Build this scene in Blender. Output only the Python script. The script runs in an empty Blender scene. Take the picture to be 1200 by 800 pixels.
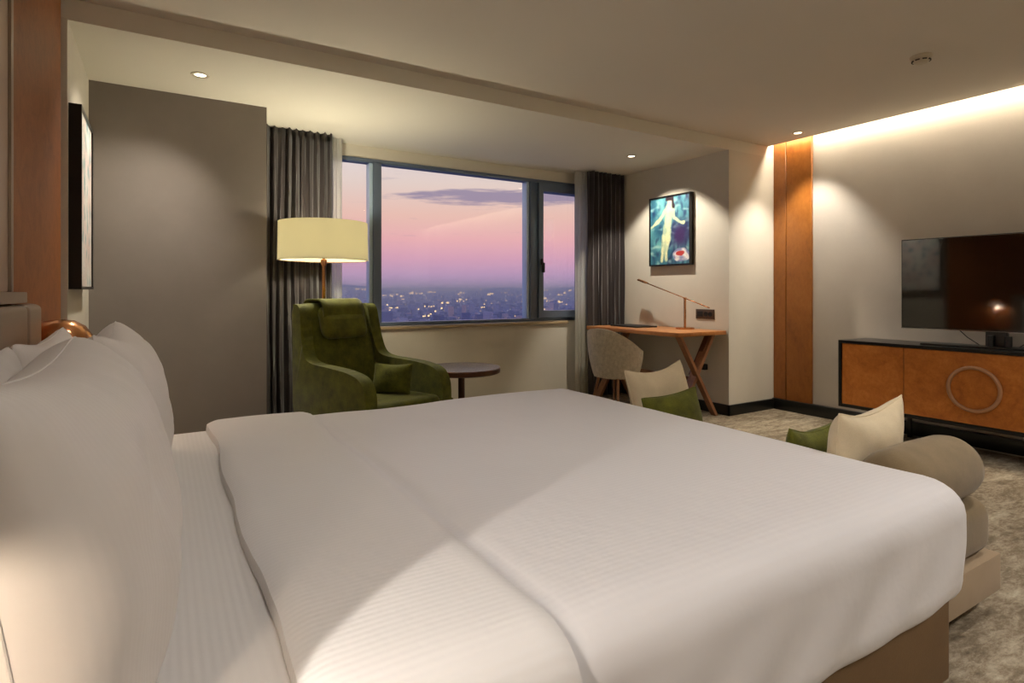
import bpy, bmesh, math, random
from math import sin, cos, pi, radians, sqrt, exp
from mathutils import Vector, Matrix, noise

random.seed(7)
S = bpy.context.scene
C = S.collection

def lin(c):
    return tuple(((v/255)/12.92 if v/255 <= .04045 else ((v/255+.055)/1.055)**2.4) for v in c[:3]) + (1.0,)

# ---------------------------------------------------------------- materials
class Mat:
    def __init__(s, name):
        s.m = bpy.data.materials.new(name); s.m.use_nodes = True
        s.nt = s.m.node_tree; s.N = s.nt.nodes; s.L = s.nt.links
        s.b = s.N['Principled BSDF']; s.out = s.N['Material Output']
    def n(s, t, **kw):
        x = s.N.new(t)
        for k, v in kw.items():
            if k in x.inputs.keys(): x.inputs[k].default_value = v
            else: setattr(x, k, v)
        return x
    def coord(s, scale=(1, 1, 1), rot=(0, 0, 0)):
        tc = s.n('ShaderNodeTexCoord'); mp = s.n('ShaderNodeMapping')
        mp.inputs['Scale'].default_value = scale; mp.inputs['Rotation'].default_value = rot
        s.L.new(tc.outputs['Object'], mp.inputs['Vector']); return mp.outputs[0]
    def noise(s, vec, scale, detail=4, rough=.55, dist=0):
        x = s.n('ShaderNodeTexNoise'); x.inputs['Scale'].default_value = scale
        x.inputs['Detail'].default_value = detail; x.inputs['Roughness'].default_value = rough
        x.inputs['Distortion'].default_value = dist
        s.L.new(vec, x.inputs['Vector']); return x.outputs['Fac']
    def ramp(s, fac, stops):
        r = s.n('ShaderNodeValToRGB'); e = r.color_ramp.elements
        while len(e) < len(stops): e.new(.5)
        for el, (p, c) in zip(e, stops): el.position = p; el.color = c
        s.L.new(fac, r.inputs[0]); return r.outputs[0]
    def bump(s, h, strength=.3, dist=.01, normal=None):
        b = s.n('ShaderNodeBump'); b.inputs['Strength'].default_value = strength
        b.inputs['Distance'].default_value = dist
        s.L.new(h, b.inputs['Height'])
        if normal: s.L.new(normal, b.inputs['Normal'])
        s.L.new(b.outputs[0], s.b.inputs['Normal']); return b.outputs[0]

def plain(name, rgb, rough=.5, metal=0, spec=.5, var=.06, scale=8, bump=0, bscale=200, sheen=0):
    M = Mat(name); c = lin(rgb)
    v = M.coord()
    f = M.noise(v, scale, 3)
    a = tuple(x*(1-var) for x in c[:3])+(1,); b = tuple(min(1, x*(1+var)) for x in c[:3])+(1,)
    M.L.new(M.ramp(f, [(.3, a), (.7, b)]), M.b.inputs['Base Color'])
    M.b.inputs['Roughness'].default_value = rough; M.b.inputs['Metallic'].default_value = metal
    M.b.inputs['Specular IOR Level'].default_value = spec
    if sheen: M.b.inputs['Sheen Weight'].default_value = sheen
    if bump: M.bump(M.noise(v, bscale, 2), bump, .004)
    return M.m

def wood(name, c1, c2, c3, scale=4, stretch=(1, 1, 3), rough=.35, dist=1.2):
    M = Mat(name); v = M.coord(stretch)
    f = M.noise(v, scale, 8, .65, dist)
    f2 = M.noise(v, scale*9, 5, .7, .6)
    mx = M.n('ShaderNodeMix', data_type='FLOAT'); mx.inputs[0].default_value = .4
    M.L.new(f, mx.inputs[2]); M.L.new(f2, mx.inputs[3])
    M.L.new(M.ramp(mx.outputs[0], [(.32, lin(c1)), (.5, lin(c2)), (.68, lin(c3))]), M.b.inputs['Base Color'])
    M.b.inputs['Roughness'].default_value = rough
    return M.m

def fabric(name, c1, c2, scale=300, rough=.9, sheen=.2, nscale=6, bump=.25, axis=None):
    M = Mat(name); v = M.coord()
    f = M.noise(v, nscale, 5, .65)
    w = M.noise(v, scale, 2)
    mx = M.n('ShaderNodeMix', data_type='FLOAT'); mx.inputs[0].default_value = .35
    M.L.new(f, mx.inputs[2]); M.L.new(w, mx.inputs[3])
    M.L.new(M.ramp(mx.outputs[0], [(.35, lin(c1)), (.65, lin(c2))]), M.b.inputs['Base Color'])
    M.b.inputs['Roughness'].default_value = rough; M.b.inputs['Specular IOR Level'].default_value = .25
    M.b.inputs['Sheen Weight'].default_value = sheen
    M.bump(w, bump, .002)
    return M.m

def linen(name, rgb, axis, freq=2*pi/.012, strength=.35):
    """white satin-stripe bed linen: woven stripes as bump and gloss"""
    M = Mat(name); tc = M.n('ShaderNodeTexCoord'); sp = M.n('ShaderNodeSeparateXYZ')
    M.L.new(tc.outputs['Object'], sp.inputs[0])
    m1 = M.n('ShaderNodeMath', operation='MULTIPLY'); M.L.new(sp.outputs[axis], m1.inputs[0]); m1.inputs[1].default_value = freq
    m2 = M.n('ShaderNodeMath', operation='SINE'); M.L.new(m1.outputs[0], m2.inputs[0])
    M.b.inputs['Base Color'].default_value = lin(rgb)
    r = M.n('ShaderNodeMapRange'); M.L.new(m2.outputs[0], r.inputs[0])
    r.inputs[1].default_value = -.4; r.inputs[2].default_value = .4; r.inputs[3].default_value = .42; r.inputs[4].default_value = .62
    M.L.new(r.outputs[0], M.b.inputs['Roughness'])
    M.b.inputs['Specular IOR Level'].default_value = .3; M.b.inputs['Sheen Weight'].default_value = .15
    n1 = M.bump(m2.outputs[0], strength, .0012)
    n2 = M.noise(tc.outputs['Object'], 7, 4, .5)
    M.bump(n2, .12, .03, n1)
    return M.m

def emit(name, rgb, strength):
    M = Mat(name); M.N.remove(M.b)
    e = M.n('ShaderNodeEmission'); e.inputs[0].default_value = lin(rgb); e.inputs[1].default_value = strength
    M.L.new(e.outputs[0], M.out.inputs[0]); return M.m

WALL = fabric('wallpaper_light', (204, 198, 184), (212, 206, 192), 420, .85, 0, 2.0, .25)
TVWALL = fabric('wallpaper_tv', (182, 174, 162), (192, 184, 172), 420, .75, 0, 2.0, .25)
DARKWALL = fabric('wallpaper_taupe', (132, 124, 118), (140, 132, 126), 420, .85, 0, 2.0, .2)
CEIL = plain('ceiling_paint', (212, 205, 193), .9, var=.015, scale=1)
CEIL2 = plain('ceiling_paint_bay', (218, 213, 198), .9, var=.015, scale=1)
BASEB = plain('baseboard_black', (20, 21, 19), .3, var=.1)
METAL_LINE = plain('edge_strip', (178, 172, 160), .35, .4)
BURL = wood('burl_orange', (146, 80, 26), (182, 108, 42), (204, 132, 62), 3.2, (1, 1, 1), .32, 1.6)
BURL2 = wood('burl_brown', (118, 64, 24), (144, 84, 36), (160, 98, 48), 11, (1, 1, 1), .5, 1.2)
PANELW = wood('panel_wood', (124, 70, 22), (150, 90, 32), (166, 104, 44), 4, (1, 1, .5), .35, 1.0)
OAK = wood('oak_desk', (146, 92, 48), (176, 116, 64), (196, 136, 80), 7, (1, .25, 1), .35, .6)
WALNUT = wood('walnut', (60, 34, 20), (84, 48, 28), (104, 62, 38), 8, (1, 1, .3), .3, .6)
LEGW = wood('leg_wood', (110, 72, 46), (140, 96, 64), (156, 110, 76), 9, (1, 1, .3), .35, .4)
RINGW = plain('ring_brown', (176, 130, 94), .35, .2)
BLACK = plain('black_lacquer', (14, 14, 14), .28)
BLACKM = plain('black_matt', (16, 16, 17), .6)
COPPER = plain('copper', (206, 146, 98), .22, 1.0, var=.03)
CHROME = plain('chrome', (190, 190, 192), .1, 1.0, var=.01)
ALU = plain('window_frame_grey', (96, 110, 130), .35, .3, var=.03)
ALUL = plain('window_frame_skylit', (190, 212, 230), .3, .2, var=.03)  # paler copy of the frame grey, sky reflection put into the colour
SILL = plain('sill_stone', (170, 150, 118), .35)
PLASTIC = plain('white_plastic', (196, 186, 165), .45, var=.02)
SHEET = linen('sheet_linen', (214, 212, 211), 'X', 2*pi/.014, .14)
DUVET = linen('duvet_linen', (212, 210, 212), 'Y', 2*pi/.016, .12)
PILLW = linen('pillow_linen', (218, 214, 211), 'X', 2*pi/.012, .06)
BEDLEA = fabric('bed_base_leather', (104, 80, 54), (112, 88, 60), 180, .55, 0, 5, .2)
LEATHER = plain('headboard_leather', (150, 134, 116), .32, .15, var=.05, scale=6, bump=.1)
BRONZE = plain('headboard_bronze', (196, 172, 152), .35, .3, var=.04)
GREEN = fabric('green_velvet', (54, 55, 6), (98, 101, 24), 260, .85, .12, 11, .25)
GREEN2 = fabric('green_velvet_pillow', (66, 66, 12), (104, 106, 30), 260, .85, .12, 11, .25)
CREAM = fabric('cream_linen', (200, 184, 152), (216, 200, 168), 300, .9, .2, 8, .3)
OLIVE = fabric('taupe_fabric', (112, 96, 70), (130, 112, 84), 340, .9, .2, 10, .35)
TAUPEL = fabric('bench_base_fabric', (150, 130, 104), (158, 138, 112), 340, .7, .1, 8, .15)
TUB = fabric('tub_fabric', (172, 163, 144), (208, 198, 178), 140, .95, .2, 30, .3)
BROWNS = fabric('seat_brown', (150, 128, 100), (172, 150, 120), 200, .9, .1, 20, .2)

def curtain_mat():
    M = Mat('curtain_satin'); M.b.inputs['Base Color'].default_value = lin((56, 50, 50))
    M.b.inputs['Roughness'].default_value = .38; M.b.inputs['Specular IOR Level'].default_value = .5
    M.b.inputs['Sheen Weight'].default_value = .2
    M.bump(M.noise(M.coord((60, 60, 2)), 4, 3), .1, .003)
    return M.m
CURT = curtain_mat()

def sheer_mat():
    M = Mat('sheer_voile')
    t = M.n('ShaderNodeBsdfTransparent'); d = M.n('ShaderNodeBsdfTranslucent'); d2 = M.n('ShaderNodeBsdfDiffuse')
    d.inputs[0].default_value = lin((225, 224, 214)); d2.inputs[0].default_value = lin((222, 220, 208))
    a = M.n('ShaderNodeMixShader'); a.inputs[0].default_value = .5; M.L.new(d.outputs[0], a.inputs[1]); M.L.new(d2.outputs[0], a.inputs[2])
    f = M.noise(M.coord((1, 1, .02)), 60, 2)
    mr = M.n('ShaderNodeMapRange'); mr.inputs[3].default_value = .72; mr.inputs[4].default_value = .92; M.L.new(f, mr.inputs[0])
    b = M.n('ShaderNodeMixShader'); M.L.new(mr.outputs[0], b.inputs[0])
    M.L.new(t.outputs[0], b.inputs[1]); M.L.new(a.outputs[0], b.inputs[2]); M.L.new(b.outputs[0], M.out.inputs[0])
    M.N.remove(M.b)
    return M.m
SHEER = sheer_mat()

def glass_mat():
    M = Mat('window_glass'); M.N.remove(M.b)
    t = M.n('ShaderNodeBsdfTransparent'); g = M.n('ShaderNodeBsdfGlossy'); g.inputs['Roughness'].default_value = .0
    fr = M.n('ShaderNodeFresnel'); fr.inputs[0].default_value = 1.65
    m = M.n('ShaderNodeMixShader'); M.L.new(fr.outputs[0], m.inputs[0])
    M.L.new(t.outputs[0], m.inputs[1]); M.L.new(g.outputs[0], m.inputs[2]); M.L.new(m.outputs[0], M.out.inputs[0])
    t.inputs[0].default_value = (.97, .98, .98, 1)
    return M.m
GLASS = glass_mat()

def screen_mat():
    M = Mat('tv_screen'); M.b.inputs['Base Color'].default_value = lin((10, 9, 9))
    M.b.inputs['Roughness'].default_value = .05; M.b.inputs['IOR'].default_value = 1.8
    M.L.new(M.ramp(M.noise(M.coord(), 3), [(0, (.0022, .002, .002, 1)), (1, (.003, .0027, .0027, 1))]), M.b.inputs['Base Color'])
    return M.m
SCREEN = screen_mat()

def carpet_mat():
    M = Mat('carpet_distressed')
    v = M.coord((1.0, 2.6, 1), (0, 0, .2))
    a = M.noise(v, 2.6, 12, .78, .4)
    b = M.noise(v, 16, 6, .8, .3)
    mx = M.n('ShaderNodeMix', data_type='FLOAT'); mx.inputs[0].default_value = .42
    M.L.new(a, mx.inputs[2]); M.L.new(b, mx.inputs[3])
    col = M.ramp(mx.outputs[0], [(.38, lin((96, 84, 68))), (.47, lin((128, 115, 96))), (.53, lin((154, 142, 122))), (.62, lin((182, 172, 150)))])
    M.L.new(col, M.b.inputs['Base Color'])
    M.b.inputs['Roughness'].default_value = .95; M.b.inputs['Specular IOR Level'].default_value = .1
    M.bump(M.noise(M.coord(), 260, 2), .6, .006)
    return M.m
CARPET = carpet_mat()

def shade_mat():
    M = Mat('lamp_shade_fabric'); M.N.remove(M.b)
    tl = M.n('ShaderNodeBsdfTranslucent'); df = M.n('ShaderNodeBsdfDiffuse'); e = M.n('ShaderNodeEmission')
    tl.inputs[0].default_value = lin((206, 198, 168)); df.inputs[0].default_value = lin((190, 186, 156))
    e.inputs[0].default_value = lin((232, 222, 178)); e.inputs[1].default_value = .20
    M.b = df
    w = M.noise(M.coord((1, 1, 6)), 90, 2)
    bp = M.n('ShaderNodeBump'); bp.inputs['Strength'].default_value = .2; M.L.new(w, bp.inputs['Height']); M.L.new(bp.outputs[0], df.inputs['Normal'])
    a = M.n('ShaderNodeMixShader'); a.inputs[0].default_value = .5
    M.L.new(tl.outputs[0], a.inputs[1]); M.L.new(df.outputs[0], a.inputs[2])
    s = M.n('ShaderNodeAddShader'); M.L.new(a.outputs[0], s.inputs[0]); M.L.new(e.outputs[0], s.inputs[1])
    M.L.new(s.outputs[0], M.out.inputs[0]); return M.m
SHADE = shade_mat()

def canvas_mat(name):
    M = Mat(name); at = M.n('ShaderNodeAttribute'); at.attribute_name = 'Paint'
    f = M.noise(M.coord(), 45, 5, .7, 1.5)
    hs = M.n('ShaderNodeMix', data_type='RGBA', blend_type='MULTIPLY'); hs.inputs[0].default_value = .55
    M.L.new(at.outputs['Color'], hs.inputs[6]); M.L.new(M.ramp(f, [(.3, (.45, .45, .45, 1)), (.7, (1, 1, 1, 1))]), hs.inputs[7])
    M.L.new(hs.outputs[2], M.b.inputs['Base Color']); M.b.inputs['Roughness'].default_value = .45
    M.bump(f, .4, .003); return M.m
CANVAS = canvas_mat('painted_canvas')

# ---------------------------------------------------------------- mesh helpers
def bm_new(): return bmesh.new()

def box(bm, x0, x1, y0, y1, z0, z1, mat=None):
    vs = [bm.verts.new((x, y, z)) for x in (x0, x1) for y in (y0, y1) for z in (z0, z1)]
    if mat is not None:
        for v in vs: v.co = mat @ v.co
    for f in ((0, 1, 3, 2), (4, 6, 7, 5), (0, 4, 5, 1), (2, 3, 7, 6), (0, 2, 6, 4), (1, 5, 7, 3)):
        bm.faces.new([vs[i] for i in f])
    return bm

def bbox_bev(x0, x1, y0, y1, z0, z1, b=.004, seg=2, mat=None):
    bm = box(bm_new(), x0, x1, y0, y1, z0, z1)
    bmesh.ops.bevel(bm, geom=bm.edges[:], offset=b, segments=seg, affect='EDGES', profile=.6)
    if mat is not None: bmesh.ops.transform(bm, matrix=mat, verts=bm.verts[:])
    return bm

def rbox(x0, x1, y0, y1, z0, z1, r, n=(24, 24, 8), fn=None, skip=()):
    """rounded box with dense faces; r = (rx, ry, rz); fn displaces points; skip drops faces (-x, -z ...)"""
    bm = bm_new()
    lo, hi = Vector((x0, y0, z0)), Vector((x1, y1, z1)); r = Vector(r)
    def pr(p):
        q = Vector([min(max(p[i], lo[i]+r[i]), hi[i]-r[i]) for i in range(3)])
        d = Vector([(p[i]-q[i])/r[i] for i in range(3)])
        if d.length > 1e-6:
            # cube-to-sphere keeps edges even
            d.normalize()
        return q + Vector([d[i]*r[i] for i in range(3)])
    def param(t, a, b, rr, k):
        return a+(b-a)*t/k
    for ax in range(3):
        for s in (0, 1):
            if (ax, s) in skip: continue
            u, v = [(1, 2), (2, 0), (0, 1)][ax]
            grid = []
            def samples(i):
                k = n[i]; L = hi[i]-lo[i]; m = 5
                a = [lo[i]+r[i]*(1-cos(pi/2*j/m))*1.0 for j in range(m)]
                b = [lo[i]+r[i]+(L-2*r[i])*j/k for j in range(k+1)]
                c = [hi[i]-r[i]*(1-cos(pi/2*j/m)) for j in range(m-1, -1, -1)]
                return a+b+c
            for a in samples(u):
                row = []
                for b in samples(v):
                    p = Vector((0, 0, 0)); p[ax] = (lo, hi)[s][ax]; p[u] = a; p[v] = b
                    row.append(bm.verts.new(pr(p)))
                grid.append(row)
            for i in range(len(grid)-1):
                for j in range(len(grid[0])-1):
                    f = [grid[i][j], grid[i+1][j], grid[i+1][j+1], grid[i][j+1]]
                    bm.faces.new(f if s else f[::-1])
    bmesh.ops.remove_doubles(bm, verts=bm.verts[:], dist=1e-5)
    if fn:
        for v in bm.verts: v.co = fn(v.co.copy())
    return bm

def lathe(prof, seg=48, center=(0, 0, 0), cap=True):
    bm = bm_new(); rings = []
    for r, z in prof:
        rings.append([bm.verts.new((center[0]+r*cos(2*pi*i/seg), center[1]+r*sin(2*pi*i/seg), center[2]+z)) for i in range(seg)])
    for a, b in zip(rings, rings[1:]):
        for i in range(seg):
            bm.faces.new([a[i], a[(i+1) % seg], b[(i+1) % seg], b[i]])
    if cap:
        bm.faces.new(rings[0][::-1]); bm.faces.new(rings[-1])
    return bm

def tube(pts, r, seg=12, bm=None, closed=False):
    bm = bm or bm_new(); pts = [Vector(p) for p in pts]; rings = []
    n = len(pts)
    rr = r if isinstance(r, (list, tuple)) else [r]*n
    prev = None
    for i, p in enumerate(pts):
        if closed: t = (pts[(i+1) % n]-pts[i-1]).normalized()
        else: t = (pts[min(i+1, n-1)]-pts[max(i-1, 0)]).normalized()
        up = Vector((0, 0, 1)) if abs(t.z) < .95 else Vector((1, 0, 0))
        if prev is not None: up = prev
        a = (up - t*up.dot(t)).normalized(); b = t.cross(a); prev = a
        rings.append([bm.verts.new(p+(a*cos(2*pi*k/seg)+b*sin(2*pi*k/seg))*rr[i]) for k in range(seg)])
    pairs = list(zip(rings, rings[1:]))
    if closed: pairs.append((rings[-1], rings[0]))
    for a, b in pairs:
        for k in range(seg):
            bm.faces.new([a[k], a[(k+1) % seg], b[(k+1) % seg], b[k]])
    if not closed:
        bm.faces.new(rings[0][::-1]); bm.faces.new(rings[-1])
    return bm

def obeam(bm, a, b, w, t, side):
    """rectangular bar from a to b; w across `side`, t the other way"""
    a, b = Vector(a), Vector(b); d = (b-a).normalized(); s = Vector(side).normalized(); u = d.cross(s).normalized()
    vs = []
    for p in (a, b):
        for i, j in ((-1, -1), (1, -1), (1, 1), (-1, 1)):
            vs.append(bm.verts.new(p+s*i*w/2+u*j*t/2))
    for f in ((3, 2, 1, 0), (4, 5, 6, 7), (0, 1, 5, 4), (1, 2, 6, 5), (2, 3, 7, 6), (3, 0, 4, 7)):
        bm.faces.new([vs[k] for k in f])
    return bm

def prism(pts, thick, axis='x', off=0, bev=.0, seg=3):
    """polygon pts (a, b) extruded along axis; x -> (a, b) are (y, z)"""
    bm = bm_new()
    def mk(a, b, o): return (o, a, b) if axis == 'x' else ((a, o, b) if axis == 'y' else (a, b, o))
    A = [bm.verts.new(mk(a, b, off-thick/2)) for a, b in pts]; B = [bm.verts.new(mk(a, b, off+thick/2)) for a, b in pts]
    bm.faces.new(A[::-1]); bm.faces.new(B)
    n = len(pts)
    for i in range(n): bm.faces.new([A[i], A[(i+1) % n], B[(i+1) % n], B[i]])
    if bev: 
        rim = [e for e in bm.edges if (e.verts[0] in A and e.verts[1] in A) or (e.verts[0] in B and e.verts[1] in B)]
        bmesh.ops.bevel(bm, geom=rim, offset=bev, segments=seg, affect='EDGES', profile=.5)
    return bm

def smooth_curve(pts, n=6):
    out = []
    P = [Vector((a, b, 0)) for a, b in pts]
    for i in range(len(P)-1):
        p0, p1, p2, p3 = P[max(i-1, 0)], P[i], P[i+1], P[min(i+2, len(P)-1)]
        for k in range(n):
            t = k/n
            q = .5*((2*p1)+(-p0+p2)*t+(2*p0-5*p1+4*p2-p3)*t*t+(-p0+3*p1-3*p2+p3)*t**3)
            out.append((q.x, q.y))
    out.append((P[-1].x, P[-1].y)); return out

def cushion(w, h, t, nu=28, nv=22, pinch=.07, seed=0, wr=.006, sag=0, puff=.55, ex=2.6, rc=.0):
    """pillow standing in XZ, thickness along Y, base at z=0"""
    bm = bm_new(); G = {}
    for s in (0, 1):
        for i in range(nu+1):
            for j in range(nv+1):
                a = -cos(pi*i/nu); b = -cos(pi*j/nv)
                a = .5*a+.5*(2*i/nu-1); b = .5*b+.5*(2*j/nv-1)
                edge = i in (0, nu) or j in (0, nv)
                if edge and s: continue
                prof = max(0, (1-abs(a)**ex)*(1-abs(b)**ex))**puff
                x = w/2*a*(1-pinch*(1-b*b)); z = h/2+h/2*b*(1-pinch*(1-a*a))
                if b > 0: z -= sag*b*(1-a*a)
                kk = (a*b)**6; x *= 1-rc*kk*(h/w); z = h/2+(z-h/2)*(1-rc*kk)
                y = (1 if s else -1)*t/2*prof
                if not edge:
                    nn = noise.noise(Vector((x*6+seed*3.1, z*6+s*9, seed)))
                    n2 = noise.noise(Vector((x*17+seed, z*11+s*5, seed*2)))
                    y += (nn*wr*1.6+n2*wr*.6)*min(1, prof*1.4)
                G[s, i, j] = bm.verts.new((x, y, z))
    g = lambda s, i, j: G.get((s, i, j)) or G[0, i, j]
    for s in (0, 1):
        for i in range(nu):
            for j in range(nv):
                f = [g(s, i, j), g(s, i+1, j), g(s, i+1, j+1), g(s, i, j+1)]
                bm.faces.new(f if not s else f[::-1])
    return bm

def piping(w, h, pinch, r=.004, sag=0, rc=0):
    pts = []
    n = 24
    def P(a, b):
        z = h/2+h/2*b*(1-pinch*(1-a*a))
        if b > 0: z -= sag*b*(1-a*a)
        kk = (a*b)**6
        return (w/2*a*(1-pinch*(1-b*b))*(1-rc*kk*(h/w)), 0, h/2+(z-h/2)*(1-rc*kk))
    for k in range(n): pts.append(P(-1+2*k/n, -1))
    for k in range(n): pts.append(P(1, -1+2*k/n))
    for k in range(n): pts.append(P(1-2*k/n, 1))
    for k in range(n): pts.append(P(-1, 1-2*k/n))
    return tube(pts, r, 6, closed=True)

# ---------------------------------------------------------------- object helpers
def obj(name, bm, mat, parent=None, smooth=True, world=False, angle=40):
    if world and parent is not None:
        bmesh.ops.transform(bm, matrix=mw(parent).inverted(), verts=bm.verts[:])
    bmesh.ops.recalc_face_normals(bm, faces=bm.faces[:])
    me = bpy.data.meshes.new(name); bm.to_mesh(me); bm.free()
    o = bpy.data.objects.new(name, me); C.objects.link(o)
    if mat: me.materials.append(mat)
    if smooth:
        for p in me.polygons: p.use_smooth = True
        me.set_sharp_from_angle(angle=radians(angle))
    if parent is not None: o.parent = parent
    return o

def mw(o):
    m = Matrix.Translation(o.location) @ o.rotation_euler.to_matrix().to_4x4()
    return (mw(o.parent) @ m) if o.parent else m

def thing(name, label, cat, loc=(0, 0, 0), rot=(0, 0, 0), group=None):
    o = bpy.data.objects.new(name, None); C.objects.link(o)
    o.location = loc; o.rotation_euler = rot; o.empty_display_size = .1
    o['label'] = label; o['category'] = cat
    if group: o['group'] = group
    return o

def tag(o, label, cat, group=None, kind=None):
    o['label'] = label; o['category'] = cat
    if group: o['group'] = group
    if kind: o['kind'] = kind
    return o

def struct(name, bm, mat, parent=None, smooth=False):
    o = obj(name, bm, mat, parent, smooth)
    if parent is None: o['kind'] = 'structure'
    return o

def dup(root, label=None, loc=None, rot=None):
    r = root.copy(); C.objects.link(r)
    if loc is not None: r.location = loc
    if rot is not None: r.rotation_euler = rot
    if label: r['label'] = label
    for ch in list(root.children):
        c = ch.copy(); C.objects.link(c); c.parent = r
        for g in list(ch.children):
            d = g.copy(); C.objects.link(d); d.parent = c
    return r

# ================================================================ ROOM
XW, XT = -.44, 4.97        # head wall, television wall
YB, YBEAM, YWIN = -1.7, 3.36, 4.93
ZL, ZU = 2.367, 2.468      # lower (bay) and upper ceiling
DX = 4.307                 # desk wall
NX = -.375                 # bay side wall

struct('floor', box(bm_new(), XW-.1, XT+.1, YB-.1, YWIN+.15, -.1, 0), CARPET)
struct('ceiling', box(bm_new(), XW-.1, 4.87, YB-.1, YBEAM, ZU, ZU+.12), CEIL)
# bay ceiling with its dropped edge
struct('ceiling.001', box(bm_new(), XW-.1, XT+.1, YBEAM, YWIN+.15, ZL, ZL+.4), CEIL2)
# cove slot over the television wall
b = box(bm_new(), 4.80, XT+.1, YB-.1, YBEAM, ZU+.12, ZU+.26)
struct('ceiling.002', b, CEIL)
struct('wall_right', box(bm_new(), XT, XT+.1, YB-.1, YBEAM, 0, ZU+.12), TVWALL)
struct('wall_left', box(bm_new(), XW-.1, XW, YB-.1, YBEAM, 0, ZU), WALL)
struct('wall_back', box(bm_new(), XW-.1, XT+.1, YB-.1, YB, 0, ZU), WALL)
struct('wall_bay_left', box(bm_new(), XW-.1, NX, YBEAM-.02, YWIN, 0, ZL), WALL)
struct('wall_desk', box(bm_new(), DX, XT+.1, YBEAM, YWIN+.12, 0, ZL), WALL)
struct('wall_pier', box(bm_new(), NX, .613, 4.245, YWIN, 0, ZL), DARKWALL)
# window wall with opening
WX0, WX1, WZ0, WZ1 = 1.0, 3.96, .80, 2.262
b = bm_new()
box(b, .613, WX0, YWIN, YWIN+.15, 0, ZL)
box(b, WX1, DX, YWIN, YWIN+.15, 0, ZL)
box(b, WX0, WX1, YWIN, YWIN+.15, 0, WZ0)
box(b, WX0, WX1, YWIN, YWIN+.15, WZ1, ZL)
struct('wall_window', b, WALL)
# boxed-in lower wall under the sill
struct('trim_1', box(bm_new(), .9, 3.62, YWIN-.09, YWIN, 0, .772), WALL)
sill = struct('trim_2', bbox_bev(.9, 3.63, YWIN-.115, YWIN+.02, .772, .80, .006), SILL, smooth=True)

# baseboards
def baseb(name, *bx): return struct(name, bbox_bev(*bx, .004), BASEB, smooth=True)
baseb('baseboard_right', XT-.045, XT, YB, 3.36, 0, .10)
baseb('baseboard_pillar', DX-.02, XT-.04, YBEAM-.02, YBEAM, 0, .095)
baseb('baseboard_desk', DX-.02, DX, YBEAM-.02, YWIN, 0, .095)
baseb('baseboard_pier', NX, .613, 4.225, 4.245, 0, .095)
baseb('baseboard_left', XW, XW+.02, YB, YBEAM, 0, .095)
baseb('baseboard_back', XW, XT-.05, YB, YB+.02, 0, .095)
struct('trim_3', box(bm_new(), XT-.085, XT-.072, YB, 2.75, 0, .006), METAL_LINE)

# wooden wall panels (two leaves) on the television wall
t = thing('wood_wall_panel', 'tall amber wood panel of two leaves between the pillar and the television wall', 'wall panel', (4.95, 3.17, 0))
for y0, y1 in ((3.235, 3.358), (2.985, 3.229)):
    obj('panel_leaf', bbox_bev(XT-.022, XT, y0, y1, .10, 2.58, .002, 1), PANELW, t, world=True)
t = thing('wood_wall_panel', 'tall reddish brown wood panel beside the headboard, left of the side-on painting', 'wall panel', (XW, 2.8, 0))
obj('panel_leaf', bbox_bev(XW, -.395, 2.3, 3.315, .0, ZU-.002, .003, 1), BURL2, t, world=True)

# window: frame, mullions, sash, panes
wf = bpy.data.objects.new('window_1', None); C.objects.link(wf); wf.location = (2.4, YWIN, WZ0); wf['kind'] = 'structure'
fy0, fy1 = YWIN-.01, YWIN+.09
def wbar(name, x0, x1, z0, z1, y0=fy0, y1=fy1, m=ALU): return obj(name, bbox_bev(x0, x1, y0, y1, z0, z1, .004), m, wf, world=True)
wbar('window_frame', WX0, WX1, WZ0, WZ0+.03); wbar('window_frame', WX0, WX1, WZ1-.035, WZ1)
wbar('window_frame', WX0, WX0+.05, WZ0+.03, WZ1-.035); wbar('window_frame', WX1-.05, WX1, WZ0+.03, WZ1-.035)
wbar('mullion', 1.575, 1.645, WZ0+.03, WZ1-.035, fy0-.02, fy1)
wbar('mullion_edge', 1.545, 1.575, WZ0+.03, WZ1-.035, fy0+.01, fy1, ALUL)
wbar('mullion', 3.21, 3.30, WZ0+.03, WZ1-.035, fy0-.01, fy1)
wbar('mullion_edge', 3.18, 3.21, WZ0+.03, WZ1-.035, fy0+.01, fy1, ALUL)
# opening sash on the right
sx0, sx1, sz0, sz1 = 3.305, WX1-.052, WZ0+.032, WZ1-.037
sash = [(sx0, sx0+.055, sz0, sz1), (sx1-.055, sx1, sz0, sz1), (sx0+.055, sx1-.055, sz0, sz0+.075), (sx0+.055, sx1-.055, sz1-.085, sz1)]
b = bm_new()
for q in sash: box(b, q[0], q[1], fy0-.03, fy1-.01, q[2], q[3])
s_ = obj('sash', b, ALU, wf, False, True)
hb = bbox_bev(3.325, 3.345, fy0-.05, fy0-.03, 1.38, 1.44, .003); 
bm2 = bbox_bev(3.322, 3.348, fy0-.075, fy0-.05, 1.30, 1.40, .004)
me = bpy.data.meshes.new('t'); bm2.to_mesh(me); hb.from_mesh(me); bm2.free(); bpy.data.meshes.remove(me)
obj('sash_handle', hb, BLACKM, wf, world=True)
for x0, x1, z0, z1 in ((WX0+.05, 1.575, WZ0+.03, WZ1-.035), (1.645, 3.18, WZ0+.03, WZ1-.035), (sx0+.055, sx1-.055, sz0+.075, sz1-.085)):
    b = bm_new(); yy = YWIN+.04
    vs = [b.verts.new(p) for p in ((x0, yy, z0), (x1, yy, z0), (x1, yy, z1), (x0, yy, z1))]; b.faces.new(vs)
    obj('pane', b, GLASS, wf, False, True)

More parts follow.
